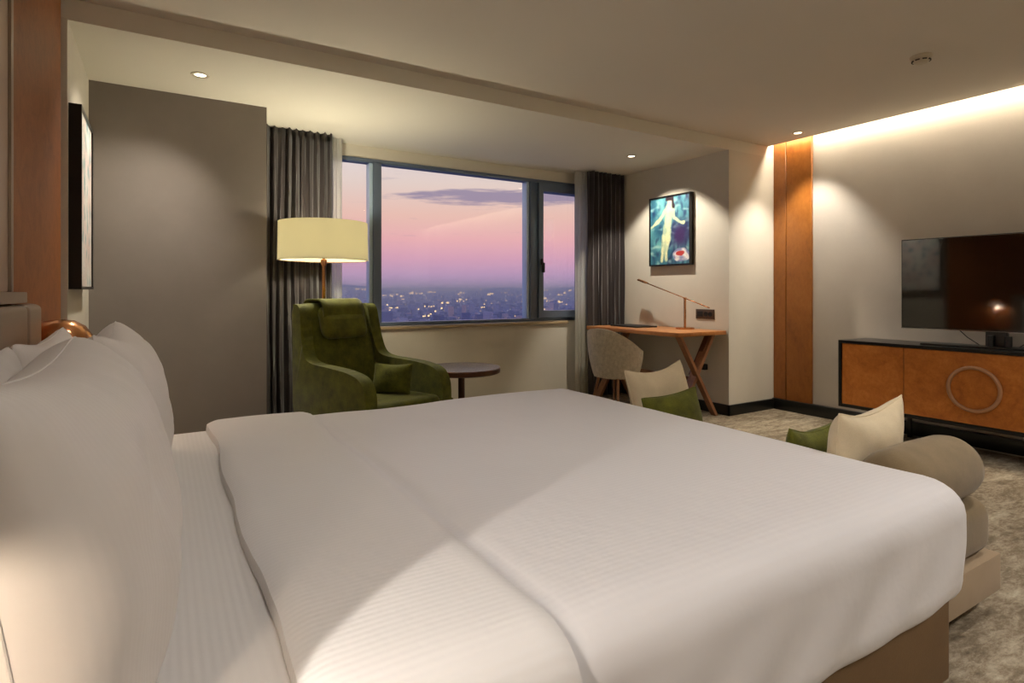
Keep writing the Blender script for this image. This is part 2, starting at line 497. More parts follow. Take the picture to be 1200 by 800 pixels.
# ================================================================ OUTSIDE: dusk city on low hills
def hill(x, y):
    r = sqrt(x*x+y*y)
    a = math.atan2(x, y)
    base = -95 + 40*min(1, max(0, (r-1800)/6000))
    far = max(0, (r-4500)/5500)
    base += far*(120+45*sin(a*9+.6)+22*sin(a*23+2.0)+10*sin(a*51))
    base += 10*noise.noise(Vector((x/900, y/900, 0)))*min(1, r/2500)
    return base
b = bm_new(); rows = []
rs = [150*(1.14**k) for k in range(34)]
for r in rs:
    row = []
    for k in range(90):
        a = radians(-12+78*k/89)
        x, y = r*sin(a), r*cos(a); row.append(b.verts.new((x, y, hill(x, y))))
    rows.append(row)
for p, q in zip(rows, rows[1:]):
    for k in range(89): b.faces.new([p[k], q[k], q[k+1], p[k+1]])
LAND = plain('dusk_land', (88, 98, 142), .95, var=.3, scale=.004)  # land colour carries the blue of the dusk haze
hl = obj('city_ground', b, LAND); hl['kind'] = 'structure'

def city_mat():  # bluish dusk haze painted into the building colours
    M = Mat('city_blocks'); g = M.n('ShaderNodeNewGeometry')
    M.L.new(M.ramp(g.outputs['Random Per Island'], [(0, lin((70, 84, 140))), (.5, lin((120, 130, 180))), (.85, lin((170, 170, 205))), (1, lin((200, 170, 180)))]), M.b.inputs['Base Color'])
    M.b.inputs['Roughness'].default_value = .9
    return M.m
CITY = city_mat()
b = bm_new(); bl = bm_new(); bl2 = bm_new()
for i in range(5200):
    a = radians(random.uniform(8, 50)); r = 1150*exp(random.random()**.8*2.0)
    x, y = r*sin(a), r*cos(a); z = hill(x, y)
    w = random.uniform(9, 26); d = random.uniform(9, 24); h = random.uniform(7, 22)*(1+(random.random() < .04)*1.3)
    m = Matrix.Translation((x, y, z)) @ Matrix.Rotation(random.uniform(-.6, .6), 4, 'Z')
    box(b, -w/2, w/2, -d/2, d/2, -6, h, m)
    if random.random() < .16:
        s = random.uniform(.5, 1.3)*r/1900
        box(random.choice((bl, bl2)), -s, s, -d/2-1.2-s, -d/2-1, h*.5, h*.5+2*s*.8, m)
    if random.random() < .03:
        for q in range(random.randint(2, 4)):
            s = random.uniform(1.4, 2.6)*r/1900; ox = random.uniform(-40, 40)
            box(bl, ox-s, ox+s, -d/2-8-s, -d/2-8, h*.9, h*.9+2*s, m)
tag(obj('city_buildings', b, CITY, None, False), 'hazy blue sprawl of small city buildings seen far beyond the window', 'city', kind='stuff')
tag(obj('city_lights', bl, emit('city_light_warm', (255, 214, 150), 1.7), None, False), 'warm pinprick lights scattered over the distant dusk city', 'city lights', kind='stuff')
tag(obj('city_lights', bl2, emit('city_light_cool', (236, 232, 235), 1.3), None, False), 'cool white pinprick lights scattered over the distant dusk city', 'city lights', kind='stuff')
# haze over the city (real scattering volume)
HZ = bpy.data.materials.new('dusk_haze'); HZ.use_nodes = True; nt = HZ.node_tree
nt.nodes.remove(nt.nodes['Principled BSDF'])
vs = nt.nodes.new('ShaderNodeVolumeScatter'); vs.inputs['Color'].default_value = (.74, .80, 1.0, 1); vs.inputs['Density'].default_value = .00033
nt.links.new(vs.outputs[0], nt.nodes['Material Output'].inputs['Volume'])
hz = obj('haze', box(bm_new(), -1500, 9500, 600, 11000, -160, 60), HZ, None, False)
tag(hz, 'thin violet dusk haze lying over the distant city', 'haze', kind='stuff')

# ================================================================ CURTAINS
def curtain(name, x0, x1, y, z0, z1, npl, amp, mat, label, seed=0, thick=True):
    bm = bm_new(); nx = npl*10; nz = 26; g = []
    for i in range(nx+1):
        row = []
        for j in range(nz+1):
            t = i/nx; h = j/nz
            ph = 2*pi*npl*(t+.035*noise.noise(Vector((t*6, h*1.2+seed, seed)))+.02*noise.noise(Vector((t*11, h*2.5, seed+9)))*(1.3-h))
            A = amp*(.75+.8*noise.noise(Vector((t*6, h*3, seed+4))))
            x = x0+(x1-x0)*t+.25*amp*sin(2*ph+.7)
            yy = y+A*sin(ph)
            row.append(bm.verts.new((x, yy, z0+(z1-z0)*h)))
        g.append(row)
    for i in range(nx):
        for j in range(nz): bm.faces.new([g[i][j], g[i+1][j], g[i+1][j+1], g[i][j+1]])
    o = obj(name, bm, mat, None, True, angle=80); tag(o, label, 'curtain')
    if thick:
        s = o.modifiers.new('s', 'SOLIDIFY'); s.thickness = .003
    return o
curtain('blackout_curtain', .64, 1.165, 4.70, .01, ZL-.003, 10, .042, CURT, 'dark grey satin curtain gathered behind the lit floor lamp', 1)
curtain('blackout_curtain', 3.80, 4.285, 4.70, .01, ZL-.003, 8, .040, CURT, 'dark grey satin curtain hanging in the corner above the desk', 5)
curtain('sheer_curtain', 1.12, 1.265, 4.775, .01, ZL-.003, 3, .016, SHEER, 'narrow white sheer curtain at the left edge of the window', 2, False)
curtain('sheer_curtain', 3.68, 3.86, 4.775, .01, ZL-.003, 4, .016, SHEER, 'narrow white sheer curtain at the right edge of the window', 8, False)

# ================================================================ CEILING FITTINGS
LENS = emit('downlight_glow', (255, 238, 205), 6)
def downlight(x, y, z, label, power=18, cone=76, tilt=(0, 0), blend=.35, col=(1, .86, .68)):
    t = thing('ceiling_downlight', label, 'downlight', (x, y, z), group='recessed ceiling downlights')
    obj('trim_ring', lathe([(.030, -.001), (.032, -.004), (.046, -.005), (.05, -.002), (.05, .004), (.030, .004)], 32, cap=False), PLASTIC, t)
    obj('lens', lathe([(.0305, -.0005), (.02, -.0015), (.0005, -.002)], 32, cap=False), LENS, t)
    l = bpy.data.lights.new('downlight_beam', 'SPOT'); l.energy = power; l.color = col; l.spot_size = radians(cone); l.spot_blend = blend; l.shadow_soft_size = .03
    o = bpy.data.objects.new('downlight_beam', l); C.objects.link(o); o.location = (x, y, z-.012)
    o.rotation_euler = (tilt[0], tilt[1], 0)
    return t
downlight(.19, 3.81, ZL, 'recessed downlight over the armchair bay, left end of the lower ceiling', 60, 110, (0, radians(20)), 1.0, (1, .90, .76))
downlight(3.742, 4.0, ZL, 'recessed downlight in the lower ceiling above the desk', 80, 96, (0, radians(-20)), .35, (1, .90, .76))
downlight(4.67, 2.94, ZU, 'recessed downlight in the upper ceiling by the amber wood panel', 75, 84, (0, 0), .55, (1, .92, .82))

t = thing('smoke_detector', 'small white smoke detector on the upper ceiling, right side', 'smoke detector', (3.76, 1.61, ZU))
obj('base', lathe([(.055, 0), (.057, -.006), (.052, -.014)], 40), PLASTIC, t)
obj('housing', lathe([(.046, -.014), (.047, -.026), (.040, -.034)], 40), PLASTIC, t)
b = bm_new()
for k in range(8):
    m = Matrix.Rotation(2*pi*k/8, 4, 'Z'); box(b, .030, .0475, -.011, .011, -.0325, -.027, m)
obj('vents', b, BLACKM, t, False)
obj('cap', lathe([(.034, -.034), (.030, -.042), (.0, -.044)], 40, cap=False), PLASTIC, t)

# ================================================================ PAINTINGS
def seg_d(p, a, b):
    ax, ay = a; bx, by = b; px, py = p
    dx, dy = bx-ax, by-ay; t = max(0, min(1, ((px-ax)*dx+(py-ay)*dy)/(dx*dx+dy*dy+1e-9)))
    return sqrt((px-ax-t*dx)**2+(py-ay-t*dy)**2)
def mixc(a, b, t): t = max(0, min(1, t)); return [a[i]*(1-t)+b[i]*t for i in range(3)]
def paint_a(u, v):
    u += .03*noise.noise(Vector((u*9, v*9, 40))); v += .02*noise.noise(Vector((u*9, v*9, 50)))
    n = noise.noise(Vector((u*5, v*5, 1))); n2 = noise.noise(Vector((u*14+3, v*9, 4))); n3 = noise.noise(Vector((u*7, v*16, 9)))
    c = mixc((40, 92, 120), (110, 180, 180), .5+n*.9)
    c = mixc(c, (24, 40, 84), .22+n2*1.2-.4*(u < .4)); c = mixc(c, (175, 215, 205), n3*1.5-.2)
    if u > .5: c = mixc(c, (60, 40, 90), 1.2*exp(-((v-.42)/.16)**2)*exp(-((u-.75)/.2)**2))
    spine = [(.50, .80, .10), (.49, .72, .105), (.47, .62, .075), (.44, .52, .10), (.41, .42, .09), (.37, .30, .065), (.34, .20, .05), (.31, .08, .035)]
    leg2 = [(.48, .50, .07), (.47, .38, .065), (.43, .26, .05), (.42, .10, .035)]
    arms = [[(.41, .79, .035), (.27, .68, .032), (.15, .61, .026), (.03, .57, .018)], [(.58, .79, .035), (.62, .68, .032), (.72, .61, .026), (.86, .59, .018)]]
    d = 9
    for ch in [spine, leg2]+arms:
        for (a, b, w1), (a2, b2, w2) in zip(ch, ch[1:]):
            d = min(d, seg_d((u, v), (a, b), (a2, b2))/((w1+w2)/2))
    k = max(0, min(1, (1.12-d)/.3))
    c = mixc(c, mixc((232, 232, 180), (176, 200, 170), .3+n2*1.5+.5*(d > .6)), k)
    c = mixc(c, (218, 204, 172), max(0, min(1, (1.1-sqrt(((u-.51)/.05)**2+((v-.90)/.045)**2))/.3)))
    h = min(seg_d((u, v), (.45, .95), (.57, .95))/.035, seg_d((u, v), (.575, .94), (.60, .84))/.03)
    c = mixc(c, (44, 30, 40), max(0, min(1, (1.1-h)/.3)))
    e = ((u-.78)/.2)**2+((v-.14)/.10)**2
    c = mixc(c, mixc((238, 232, 225), (140, 140, 180), n3*1.6+.15+.5*(e > .6)), max(0, min(1, (1.1-e)/.2)))
    c = mixc(c, (196, 60, 55), max(0, min(1, (1.1-((u-.76)/.10)**2-((v-.165)/.035)**2)/.4)))
    return c
def paint_b(u, v):
    n = noise.noise(Vector((u*3, v*6, 21))); n2 = noise.noise(Vector((u*9, v*12, 24))); n3 = noise.noise(Vector((u*5, v*3, 2)))
    c = mixc((245, 240, 232), (238, 205, 196), .3+n); c = mixc(c, (110, 165, 175), n2*1.6-.1+.5*(v-.6)); c = mixc(c, (252, 250, 246), n3*1.2)
    return c
def painting(label, loc, yaw, w, h, fn):
    """frame local: x across, y = depth (front at -y), z up; canvas front"""
    t = thing('framed_painting', label, 'painting', loc, (0, 0, yaw))
    f = .014; D = .05
    b = bm_new()
    for q in ((-w/2, -w/2+f, 0, h), (w/2-f, w/2, 0, h), (-w/2+f, w/2-f, 0, f), (-w/2+f, w/2-f, h-f, h)): box(b, q[0], q[1], -D, 0, q[2], q[3])
    obj('frame', b, BLACK, t, False)
    b = bm_new(); nu, nv = 90, 130; g = []
    for i in range(nu+1):
        g.append([b.verts.new((-w/2+f+(w-2*f)*i/nu, -D+.008, f+(h-2*f)*j/nv)) for j in range(nv+1)])
    for i in range(nu):
        for j in range(nv): b.faces.new([g[i][j], g[i+1][j], g[i+1][j+1], g[i][j+1]])
    o = obj('canvas', b, CANVAS, t, False)
    ca = o.data.color_attributes.new('Paint', 'FLOAT_COLOR', 'POINT')
    for k, v in enumerate(o.data.vertices):
        ca.data[k].color = lin(fn((v.co.x+w/2)/w, v.co.z/h))
    return t
painting('black framed blue painting of a pale standing figure on the wall above the desk', (DX, 4.023, 1.36), radians(-90), .535, .69, paint_a)
painting('black framed pale painting seen edge-on on the bay wall left of the dark pier', (NX, 3.65, 1.113), radians(90), .54, .875, paint_b)

# ================================================================ BED
BX0, BX1, BY0, BY1 = -.36, 1.86, .725, 2.60
bed = thing('bed', 'large white double bed with brown leather base filling the foreground', 'bed', (.75, 1.66, 0))
def base_fn(p): return p
obj('base', bbox_bev(BX0, BX1, BY0, BY1, .03, .30, .012, 3), BEDLEA, bed, world=True)
obj('mattress', rbox(BX0, BX1-.02, BY0+.02, BY1-.02, .26, .50, (.04, .04, .05), (20, 20, 4)), SHEET, bed, world=True)
def sheet_fn(p):
    p.z += .004*noise.noise(Vector((p.x*5, p.y*3, 2)))*(p.z > .4); return p
obj('fitted_sheet', rbox(BX0+.01, BX1-.04, BY0+.005, BY1-.005, .27, .556, (.05, .06, .06), (30, 40, 5), sheet_fn, skip=((2, 0),)), SHEET, bed, world=True)
def duv_fn(p):
    x, y, z = p
    n = noise.noise(Vector((x*1.6, y*1.4, 5))); n2 = noise.noise(Vector((x*4.5, y*3.5, 8)))
    top = max(0, min(1, (z-.42)/.12))
    p.z += (.010*n+.004*n2)*top
    p.z -= .014*exp(-((x-.562+.02*n)/.020)**2)*top*max(0, 1-abs(y-1.5)/1.1)
    # side bulge and loose hem
    side = 1-top
    p.y += (-1 if y < 1.6 else 1)*.010*side*(noise.noise(Vector((x*4, z*3, 1)))+.3*sin(x*22+3*sin(z*9)))
    p.x += .008*side*noise.noise(Vector((y*5, z*3, 3)))*(x > 1.6)
    if z < .34: p.z += .004*noise.noise(Vector((x*3, y*3, 7)))
    # head edge wanders a little
    if x < .5: p.x += .012*noise.noise(Vector((y*3, 0, 11)))*(1-(x/.5)) + .012*noise.noise(Vector((y*8, 2, 11)))*(1-(x/.5))
    return p
obj('duvet', rbox(.165, BX1+.07, BY0-.035, BY1+.02, .222, .577, (.075, .11, .085), (110, 90, 16), duv_fn, skip=((2, 0), (0, 0))), DUVET, bed, world=True)
FLAP = linen('flap_linen', (213, 211, 211), 'Y', 2*pi/.014, .22)
def flap_fn(p):
    q = duv_fn(p.copy())
    d = q-p
    w = .016*noise.noise(Vector((p.y*2.5, 0, 11)))+.002*noise.noise(Vector((p.y*9, 2, 11)))
    if p.x > .35: w = .022*noise.noise(Vector((p.y*2.2, 3, 31)))
    e = max(0, (.20-p.x)/.05)
    return p+Vector((w, d.y*.6, d.z-.016*e*e-.011*max(0, (p.x-.49)/.045)**2))
fo = obj('folded_flap', rbox(.150, .535, BY0-.05, BY1+.03, .30, .592, (.004, .11, .085), (30, 90, 12), flap_fn, skip=((2, 0), (0, 0), (0, 1))), FLAP, bed, world=True)
sm = fo.modifiers.new('s', 'SOLIDIFY'); sm.thickness = .011; sm.offset = -1

# headboard wall: bronze padded panel above, leather cushions below
hb = thing('headboard', 'bronze and tan leather headboard behind the pillows at the left', 'headboard', (XW, 1.66, 0))
obj('upper_panel', bbox_bev(XW, -.395, .95, 2.262, 1.10, ZU-.002, .006), BRONZE, hb, world=True)
obj('edge_strip', bbox_bev(XW, -.388, 2.264, 2.296, 1.10, ZU-.002, .003), LEATHER, hb, world=True)
obj('rail', bbox_bev(XW, -.375, .85, 2.42, 1.065, 1.10, .004), LEATHER, hb, world=True)
ys = [.70, 1.16, 1.62, 2.08+.28, 2.60]
for y0, y1 in zip(ys, ys[1:]):
    obj('cushion_panel', rbox(XW, -.362, y0+.002, y1-.002, .25, 1.06, (.03, .02, .02), (4, 12, 20)), LEATHER, hb, world=True)

# pillows on the bed: local cushion stands in XZ with thickness Y; face turned to +X
def bed_pillow(label, y, x, z, lean, yaw, w=.86, h=.52, t=.22, seed=0, sag=.03, roll=0):
    T = thing('bed_pillow', label, 'pillow', (x, y, z), (0, 0, 0), group='white bed pillows')
    T.rotation_mode = 'XYZ'
    M = Matrix.Rotation(radians(90+yaw), 4, 'Z') @ Matrix.Rotation(radians(lean), 4, 'X') @ Matrix.Rotation(radians(roll), 4, 'Y')
    T.rotation_euler = M.to_euler('XYZ')
    obj('pillowcase', cushion(w, h, t, 52, 40, .04, seed, .012, sag, .5, 2.9, .07), PILLW, T)
    obj('seam', piping(w, h, .04, .0018, sag, .07), PILLW, T)
    return T
bed_pillow('white pillow leaning on the headboard behind the others, far side of bed', 2.06, -.285, .54, 0, 0, .80, .455, .13, 1)
bed_pillow('white pillow leaning on the headboard behind the others, near side of bed', 1.26, -.285, .54, 0, 0, .78, .455, .13, 2)
bed_pillow('plump white pillow in the front row, far side of bed with pointed corner', 2.035, -.07, .515, -8, 0, .80, .505, .25, 3, .045)
bed_pillow('plump white pillow in the front row, nearest the camera', 1.15, -.085, .50, -9, 0, .92, .525, .28, 4, .03)

# ================================================================ DAYBED at the foot
db = thing('bench', 'low taupe daybed bench standing across the foot of the bed', 'bench', (2.17, 1.66, 0))
X0, X1, Y0, Y1 = 1.94, 2.45, .81, 2.52
obj('plinth', bbox_bev(X0+.06, X1-.10, Y0+.10, Y1-.1, 0, .08, .004), BLACKM, db, world=True)
obj('base', bbox_bev(X0, X1+.01, Y0, Y1, .08, .205, .006), TAUPEL, db, world=True)
obj('seat_cushion', rbox(X0, X1-.01, Y0+.015, Y1-.015, .205, .392, (.05, .05, .06), (8, 24, 3)), OLIVE, db, world=True)
def bolster(label, y):
    T = thing('bolster_cushion', label, 'bolster', (2.168, y, .385))
    n = 22; pts = []; rr = []
    prof = [(-.262, .012), (-.258, .055), (-.245, .085), (-.22, .101), (-.18, .107), (0, .109), (.18, .107), (.22, .101), (.245, .085), (.258, .055), (.262, .012)]
    obj('cover', tube([(a*.91, 0, .108) for a, _ in prof], [r for _, r in prof], 40), OLIVE, T)
    return T
bolster('taupe round bolster at the near end of the bench', .925)

def scatter(label, x, y, z, w, h, t, yaw, lean, mat, seed, sag=.03, roll=0, group=None, pinch=.07):
    T = thing('throw_pillow', label, 'cushion', (x, y, z), group=group)
    M = Matrix.Rotation(radians(yaw), 4, 'Z') @ Matrix.Rotation(radians(lean), 4, 'X') @ Matrix.Rotation(radians(roll), 4, 'Y')
    T.rotation_euler = M.to_euler('XYZ')
    obj('cover', cushion(w, h, t, 36, 30, pinch, seed, .011, sag, .55, 2.6, .05), mat, T)
    obj('piping', piping(w, h, pinch, .003, sag, .05), mat, T)
    return T
scatter('cream cushion leaning on the bolster at the near end of the bench', 2.12, 1.10, .392, .47, .33, .15, 3, 8, CREAM, 11, .035, -2)
scatter('dark green cushion behind the cream one, near end of the bench', 2.07, 1.27, .392, .34, .23, .11, 0, 10, GREEN2, 12)
scatter('cream cushion leaning at the far end of the bench, below the desk', 2.245, 2.13, .392, .46, .34, .14, 4, -14, CREAM, 13, .035, -3)
scatter('green cushion in front of the cream one, far end of the bench', 2.14, 1.96, .392, .40, .225, .10, 2, -12, GREEN2, 14, .01, -3)

# ================================================================ ARMCHAIR
ac = thing('armchair', 'green velvet wing armchair with headrest beside the round table', 'armchair', (1.165, 3.68, 0), (0, 0, radians(22)))
ac.scale = (.89, .89, .985)
# facing local -Y
prof = [(-.43, .16), (-.435, .38)] + smooth_curve([(-.43, .40), (-.42, .52), (-.36, .60), (-.22, .635), (-.02, .65), (.16, .66), (.255, .69), (.305, .78), (.335, .90), (.355, .99), (.39, 1.03), (.45, 1.035)], 9) + [(.47, .98), (.40, .40), (.36, .16)]
for s in (-1, 1):
    bm = prism(prof, .095, 'x', s*.335, .022, 3)
    for v in bm.verts:  # wings lean in towards the top
        k = max(0, v.co.z-.6); v.co.x -= s*k*.07
        v.co.x += s*.03*max(0, (.1-v.co.y))*(1 if v.co.z > .4 else .6)
    obj('armrest', bm, GREEN, ac, angle=50)
def back_fn(p):
    k = max(0, p.z-.3); p.y += k*.28; p.x *= 1-.10*k; return p
obj('backrest', rbox(-.31, .31, .19, .33, .28, 1.04, (.05, .05, .05), (10, 3, 14), back_fn), GREEN, ac)
obj('seat', rbox(-.30, .30, -.42, .26, .17, .30, (.03, .03, .03), (10, 10, 3)), GREEN, ac)
obj('seat_cushion', rbox(-.295, .295, -.44, .22, .30, .445, (.05, .05, .05), (10, 10, 3), lambda p: p+Vector((0, 0, -.02*(p.y > 0)*p.y))), GREEN, ac)
hr = obj('headrest', None or rbox(-.195, .195, .20, .32, .80, 1.01, (.05, .055, .07), (8, 3, 6), lambda p: Vector((p.x, p.y+(p.z-.3)*.28-.105+.02*(p.z > .95), p.z+.004*noise.noise(p*9)))), GREEN2, ac)
# strap folding over the top of the back
cv = smooth_curve([(.315, .93), (.325, 1.0), (.37, 1.043), (.45, 1.05), (.535, 1.045), (.56, 1.0), (.55, .85)], 5)
bm = bm_new(); prev = None
for a, z in cv:
    r = [bm.verts.new((-.185+.37*i/8, a, z+.006)) for i in range(9)]
    if prev: 
        for i in range(8): bm.faces.new([prev[i], prev[i+1], r[i+1], r[i]])
    prev = r
o = obj('headrest_flap', bm, GREEN2, ac); sm = o.modifiers.new('s', 'SOLIDIFY'); sm.thickness = .014; sm.offset = 1
for sx in (-1, 1):
    for y in (-.34, .28):
        obj('leg', tube([(sx*.27, y, 0), (sx*.26, y, .17)], [.014, .022], 12), WALNUT, ac)
scatter('small dark green lumbar cushion lying in the green armchair', 1.265, 3.60, .435, .27, .21, .09, -42, -18, GREEN, 21, .01)

# ================================================================ SIDE TABLE
st = thing('side_table', 'round brown pedestal side table under the window', 'side table', (1.87, 3.78, 0))
TT = plain('table_top_gloss', (92, 78, 70), .2, .2, var=.1, scale=20)
obj('tabletop', lathe([(.0, .510), (.27, .510), (.283, .516), (.285, .545), (.280, .551)], 72, cap=False), WALNUT, st)
obj('top_inlay', lathe([(.280, .5505), (.0, .5515)], 72, cap=False), TT, st)
obj('stem', lathe([(.024, .012), (.024, .519)], 24), WALNUT, st)
obj('foot_plate', lathe([(.17, 0), (.17, .010), (.02, .014)], 48), WALNUT, st)

# ================================================================ FLOOR LAMP
fl = thing('floor_lamp', 'lit brass floor lamp with wide cream drum shade behind the armchair', 'floor lamp', (.985, 4.20, 0))
obj('foot_plate', lathe([(.15, 0), (.15, .015), (.02, .022)], 48), COPPER, fl)
obj('pole', lathe([(.012, .02), (.012, 1.28), (.022, 1.30), (.022, 1.33), (.008, 1.335), (.008, 1.60)], 20), COPPER, fl)
obj('finial', lathe([(.006, 1.595), (.014, 1.605), (.014, 1.615), (.005, 1.63)], 20), COPPER, fl)
R = .308
o = obj('lamp_shade', lathe([(R, 1.325), (R+.002, 1.327), (R, 1.335), (R-.004, 1.585), (R-.003, 1.592), (R-.006, 1.592), (R-.008, 1.335), (R-.006, 1.325), (R, 1.325)], 80, cap=False), SHADE, fl)
b = bm_new()
for k in range(3):
    a = 2*pi*k/3+.5; tube([(.01*cos(a), .01*sin(a), 1.588), ((R-.008)*cos(a), (R-.008)*sin(a), 1.588)], .0025, 8, b)
tube([((R-.004)*cos(2*pi*k/60), (R-.004)*sin(2*pi*k/60), 1.326) for k in range(60)], .003, 6, b, True)
obj('shade_wire', b, COPPER, fl)
DIFF = Mat('lamp_diffuser'); DIFF.b.inputs['Base Color'].default_value = lin((240, 235, 215)); DIFF.b.inputs['Emission Color'].default_value = lin((255, 236, 190)); DIFF.b.inputs['Emission Strength'].default_value = 1.0
obj('bulb', lathe([(.0005, 1.40), (.025, 1.405), (.035, 1.43), (.03, 1.46), (.013, 1.49)], 20, cap=False), emit('bulb_glow', (255, 226, 170), 8), fl)
def point(name, loc, e, col, r=.04):
    l = bpy.data.lights.new(name, 'POINT'); l.energy = e; l.color = col; l.shadow_soft_size = r
    o = bpy.data.objects.new(name, l); C.objects.link(o); o.location = loc; return o
point('floor_lamp_bulb', (.985, 4.20, 1.50), 34, (1, .90, .68), .05)

# ================================================================ DESK
dk = thing('desk', 'wooden desk with crossed legs against the right bay wall', 'desk', (4.0, 3.97, 0))
def desk_fn(p): return p
bm = prism([(3.73, 3.385), (4.302, 3.385), (4.302, 4.60), (3.69, 4.60), (3.69, 3.425), (3.70, 3.398)], .036, 'z', .737, .004, 2)
obj('desktop', bm, OAK, dk, world=True)
for y in (3.44, 4.50):
    b = bm_new(); obeam(b, (3.76, y, .719), (4.215, y, .0), .055, .028, (0, 1, 0)); o = obj('leg', b, LEGW, dk, False, True)
    b = bm_new(); obeam(b, (4.20, y+.03, .719), (3.76, y+.03, .0), .075, .030, (0, 1, 0)); o = obj('leg', b, LEGW, dk, False, True)
b = bm_new(); obeam(b, (4.02, 3.47, .33), (4.02, 4.52, .33), .03, .03, (1, 0, 0)); obj('stretcher', b, LEGW, dk, False, True)
obj('leg_brace', obeam(bm_new(), (4.17, 3.47, .719), (4.02, 3.53, .36), .05, .03, (0, 1, 0)), WALNUT, dk, False, True)

t = thing('desk_lamp', 'slim copper desk lamp with long tilted arm on the desk', 'desk lamp', (4.17, 3.74, .755))
obj('base', lathe([(.085, 0), (.085, .012), (.08, .016), (.015, .018)], 40), COPPER, t)
obj('post', lathe([(.011, .017), (.011, .285)], 16), COPPER, t)
obj('arm', tube([(0, .50, .435), (0, 0, .287), (0, -.28, .203)], .0055, 10), COPPER, t)
m = Matrix.Translation((0, .535, .447)) @ Matrix.Rotation(radians(106), 4, 'X')
bm = lathe([(.0005, -.085), (.02, -.08), (.018, -.05), (.021, 0), (.016, .04), (.010, .06)], 28, cap=False); bmesh.ops.transform(bm, matrix=m @ Matrix.Diagonal((1, .6, 1, 1)), verts=bm.verts[:])
obj('lamp_head', bm, COPPER, t)
obj('knob', tube([(-.016, 0, .287), (.016, 0, .287)], .008, 12), COPPER, t)
o = obj('document_folder', bbox_bev(-.13, .13, -.20, .20, 0, .014, .003), BLACKM); o.location = (4.02, 4.27, .755); o.rotation_euler.z = radians(-3)
tag(o, 'flat black folder lying on the wooden desk', 'folder')
t = thing('power_outlet', 'bronze socket plate on the wall above the right end of the desk', 'power outlet', (DX, 3.62, .895))
obj('plate', bbox_bev(-.008, 0, -.105, .105, -.045, .045, .002), plain('bronze_plate', (92, 76, 62), .35, .6), t)
for y in (-.065, -.015):
    obj('socket', lathe([(.021, 0), (.021, .005), (.017, .005), (.016, .001)], 24), BLACKM, t).rotation_euler = (0, radians(-90), 0)
    t.children[-1].location = (-.008, y, 0)
obj('switch', bbox_bev(-.011, -.008, .02, .085, -.025, .025, .001), BLACKM, t)
t = thing('wall_plug', 'black plug with its cord on the wall under the desk', 'plug', (DX, 3.62, .38))
obj('plug', bbox_bev(-.045, 0, -.03, .03, 0, .055, .008), BLACKM, t)
obj('cord', tube([(-.02, 0, .05), (-.03, .01, .15), (-.02, -.02, .25), (-.02, -.03, .338)], .004, 8), BLACKM, t)

# ================================================================ DESK CHAIR (tub)
tc = thing('tub_chair', 'beige upholstered tub chair with wooden legs tucked under the desk', 'chair', (3.375, 3.80, 0), (0, 0, radians(10)))
tc.scale = (.80, .80, 1)
bm = bm_new(); na, nh = 56, 14; O, I = [], []
for i in range(na+1):
    t_ = -1+2*i/na; a = pi+t_*radians(104)
    w = max(0, 1-abs(t_)**2.4); ztop = .60+.19*w*(.35+.65*w); 
    ro, ri = [], []
    for j in range(nh+1):
        h = j/nh; z = .37+(ztop-.37)*h
        rr = .235+.065*sin(pi/2*min(1, h*1.15))**.8+.012*h
        th = .045*(1-.25*h)
        ex, ey = 1.0, 1.0
        ro.append(bm.verts.new((cos(a)*rr*ex, sin(a)*rr*ey, z)))
        ri.append(bm.verts.new((cos(a)*(rr-th), sin(a)*(rr-th), z+(.0 if j else .02))))
    O.append(ro); I.append(ri)
for i in range(na):
    for j in range(nh):
        bm.faces.new([O[i][j], O[i+1][j], O[i+1][j+1], O[i][j+1]]); bm.faces.new([I[i+1][j], I[i][j], I[i][j+1], I[i+1][j+1]])
    bm.faces.new([O[i][nh], O[i+1][nh], I[i+1][nh], I[i][nh]]); bm.faces.new([O[i+1][0], O[i][0], I[i][0], I[i+1][0]])
for e in (0, na):
    for j in range(nh): bm.faces.new([O[e][j], O[e][j+1], I[e][j+1], I[e][j]])
bmesh.ops.bevel(bm, geom=[e for e in bm.edges if e.is_manifold and e.calc_face_angle(0) > 1.2], offset=.015, segments=3, affect='EDGES')
obj('backrest', bm, TUB, tc, angle=60)
obj('seat', lathe([(.0005, .36), (.18, .36), (.215, .39), (.228, .44), (.215, .468), (.15, .478), (.0005, .48)], 48, cap=False), TUB, tc)
for v in tc.children[-1].data.vertices:
    if v.co.x > 0: v.co.x *= 1.45
for sx, sy in ((-1, -1), (-1, 1), (1, -1), (1, 1)):
    obj('leg', tube([(sx*.13, sy*.13, .37), (sx*.22, sy*.20, 0)], [.017, .010], 12), LEGW, tc)

# ================================================================ MEDIA CONSOLE
CX0, CX1 = 4.565, 4.962; CY0, CY1 = .62, 2.535; CZ0, CZ1 = .20, .722
mc = thing('media_console', 'long black framed console with burl wood fronts under the television', 'cabinet', (4.76, 1.6, 0))
b = bm_new(); th = .022
box(b, CX0, CX1, CY0, CY1, CZ1-th, CZ1); box(b, CX0, CX1, CY0, CY1, CZ0, CZ0+th)
box(b, CX0, CX1, CY0, CY0+th, CZ0+th, CZ1-th); box(b, CX0, CX1, CY1-th, CY1, CZ0+th, CZ1-th)
box(b, CX1-.01, CX1, CY0+th, CY1-th, CZ0+th, CZ1-th)
obj('carcass', b, BLACK, mc, False, True)
doors = [(2.072, CY1-th-.002), (1.225, 2.068), (CY0+th+.002, 1.221)]
for y0, y1 in doors:
    d = obj('door', bbox_bev(CX0+.006, CX0+.03, y0, y1, CZ0+th+.002, CZ1-th-.002, .0015, 1), BURL, mc, world=True)
    if y0 == 1.225:
        dd = d
yc, zc, Rr = 1.648, .458, .142
ring = tube([(CX0-.004, yc+Rr*cos(2*pi*k/64), zc+Rr*sin(2*pi*k/64)) for k in range(64)], .012, 10, closed=True)
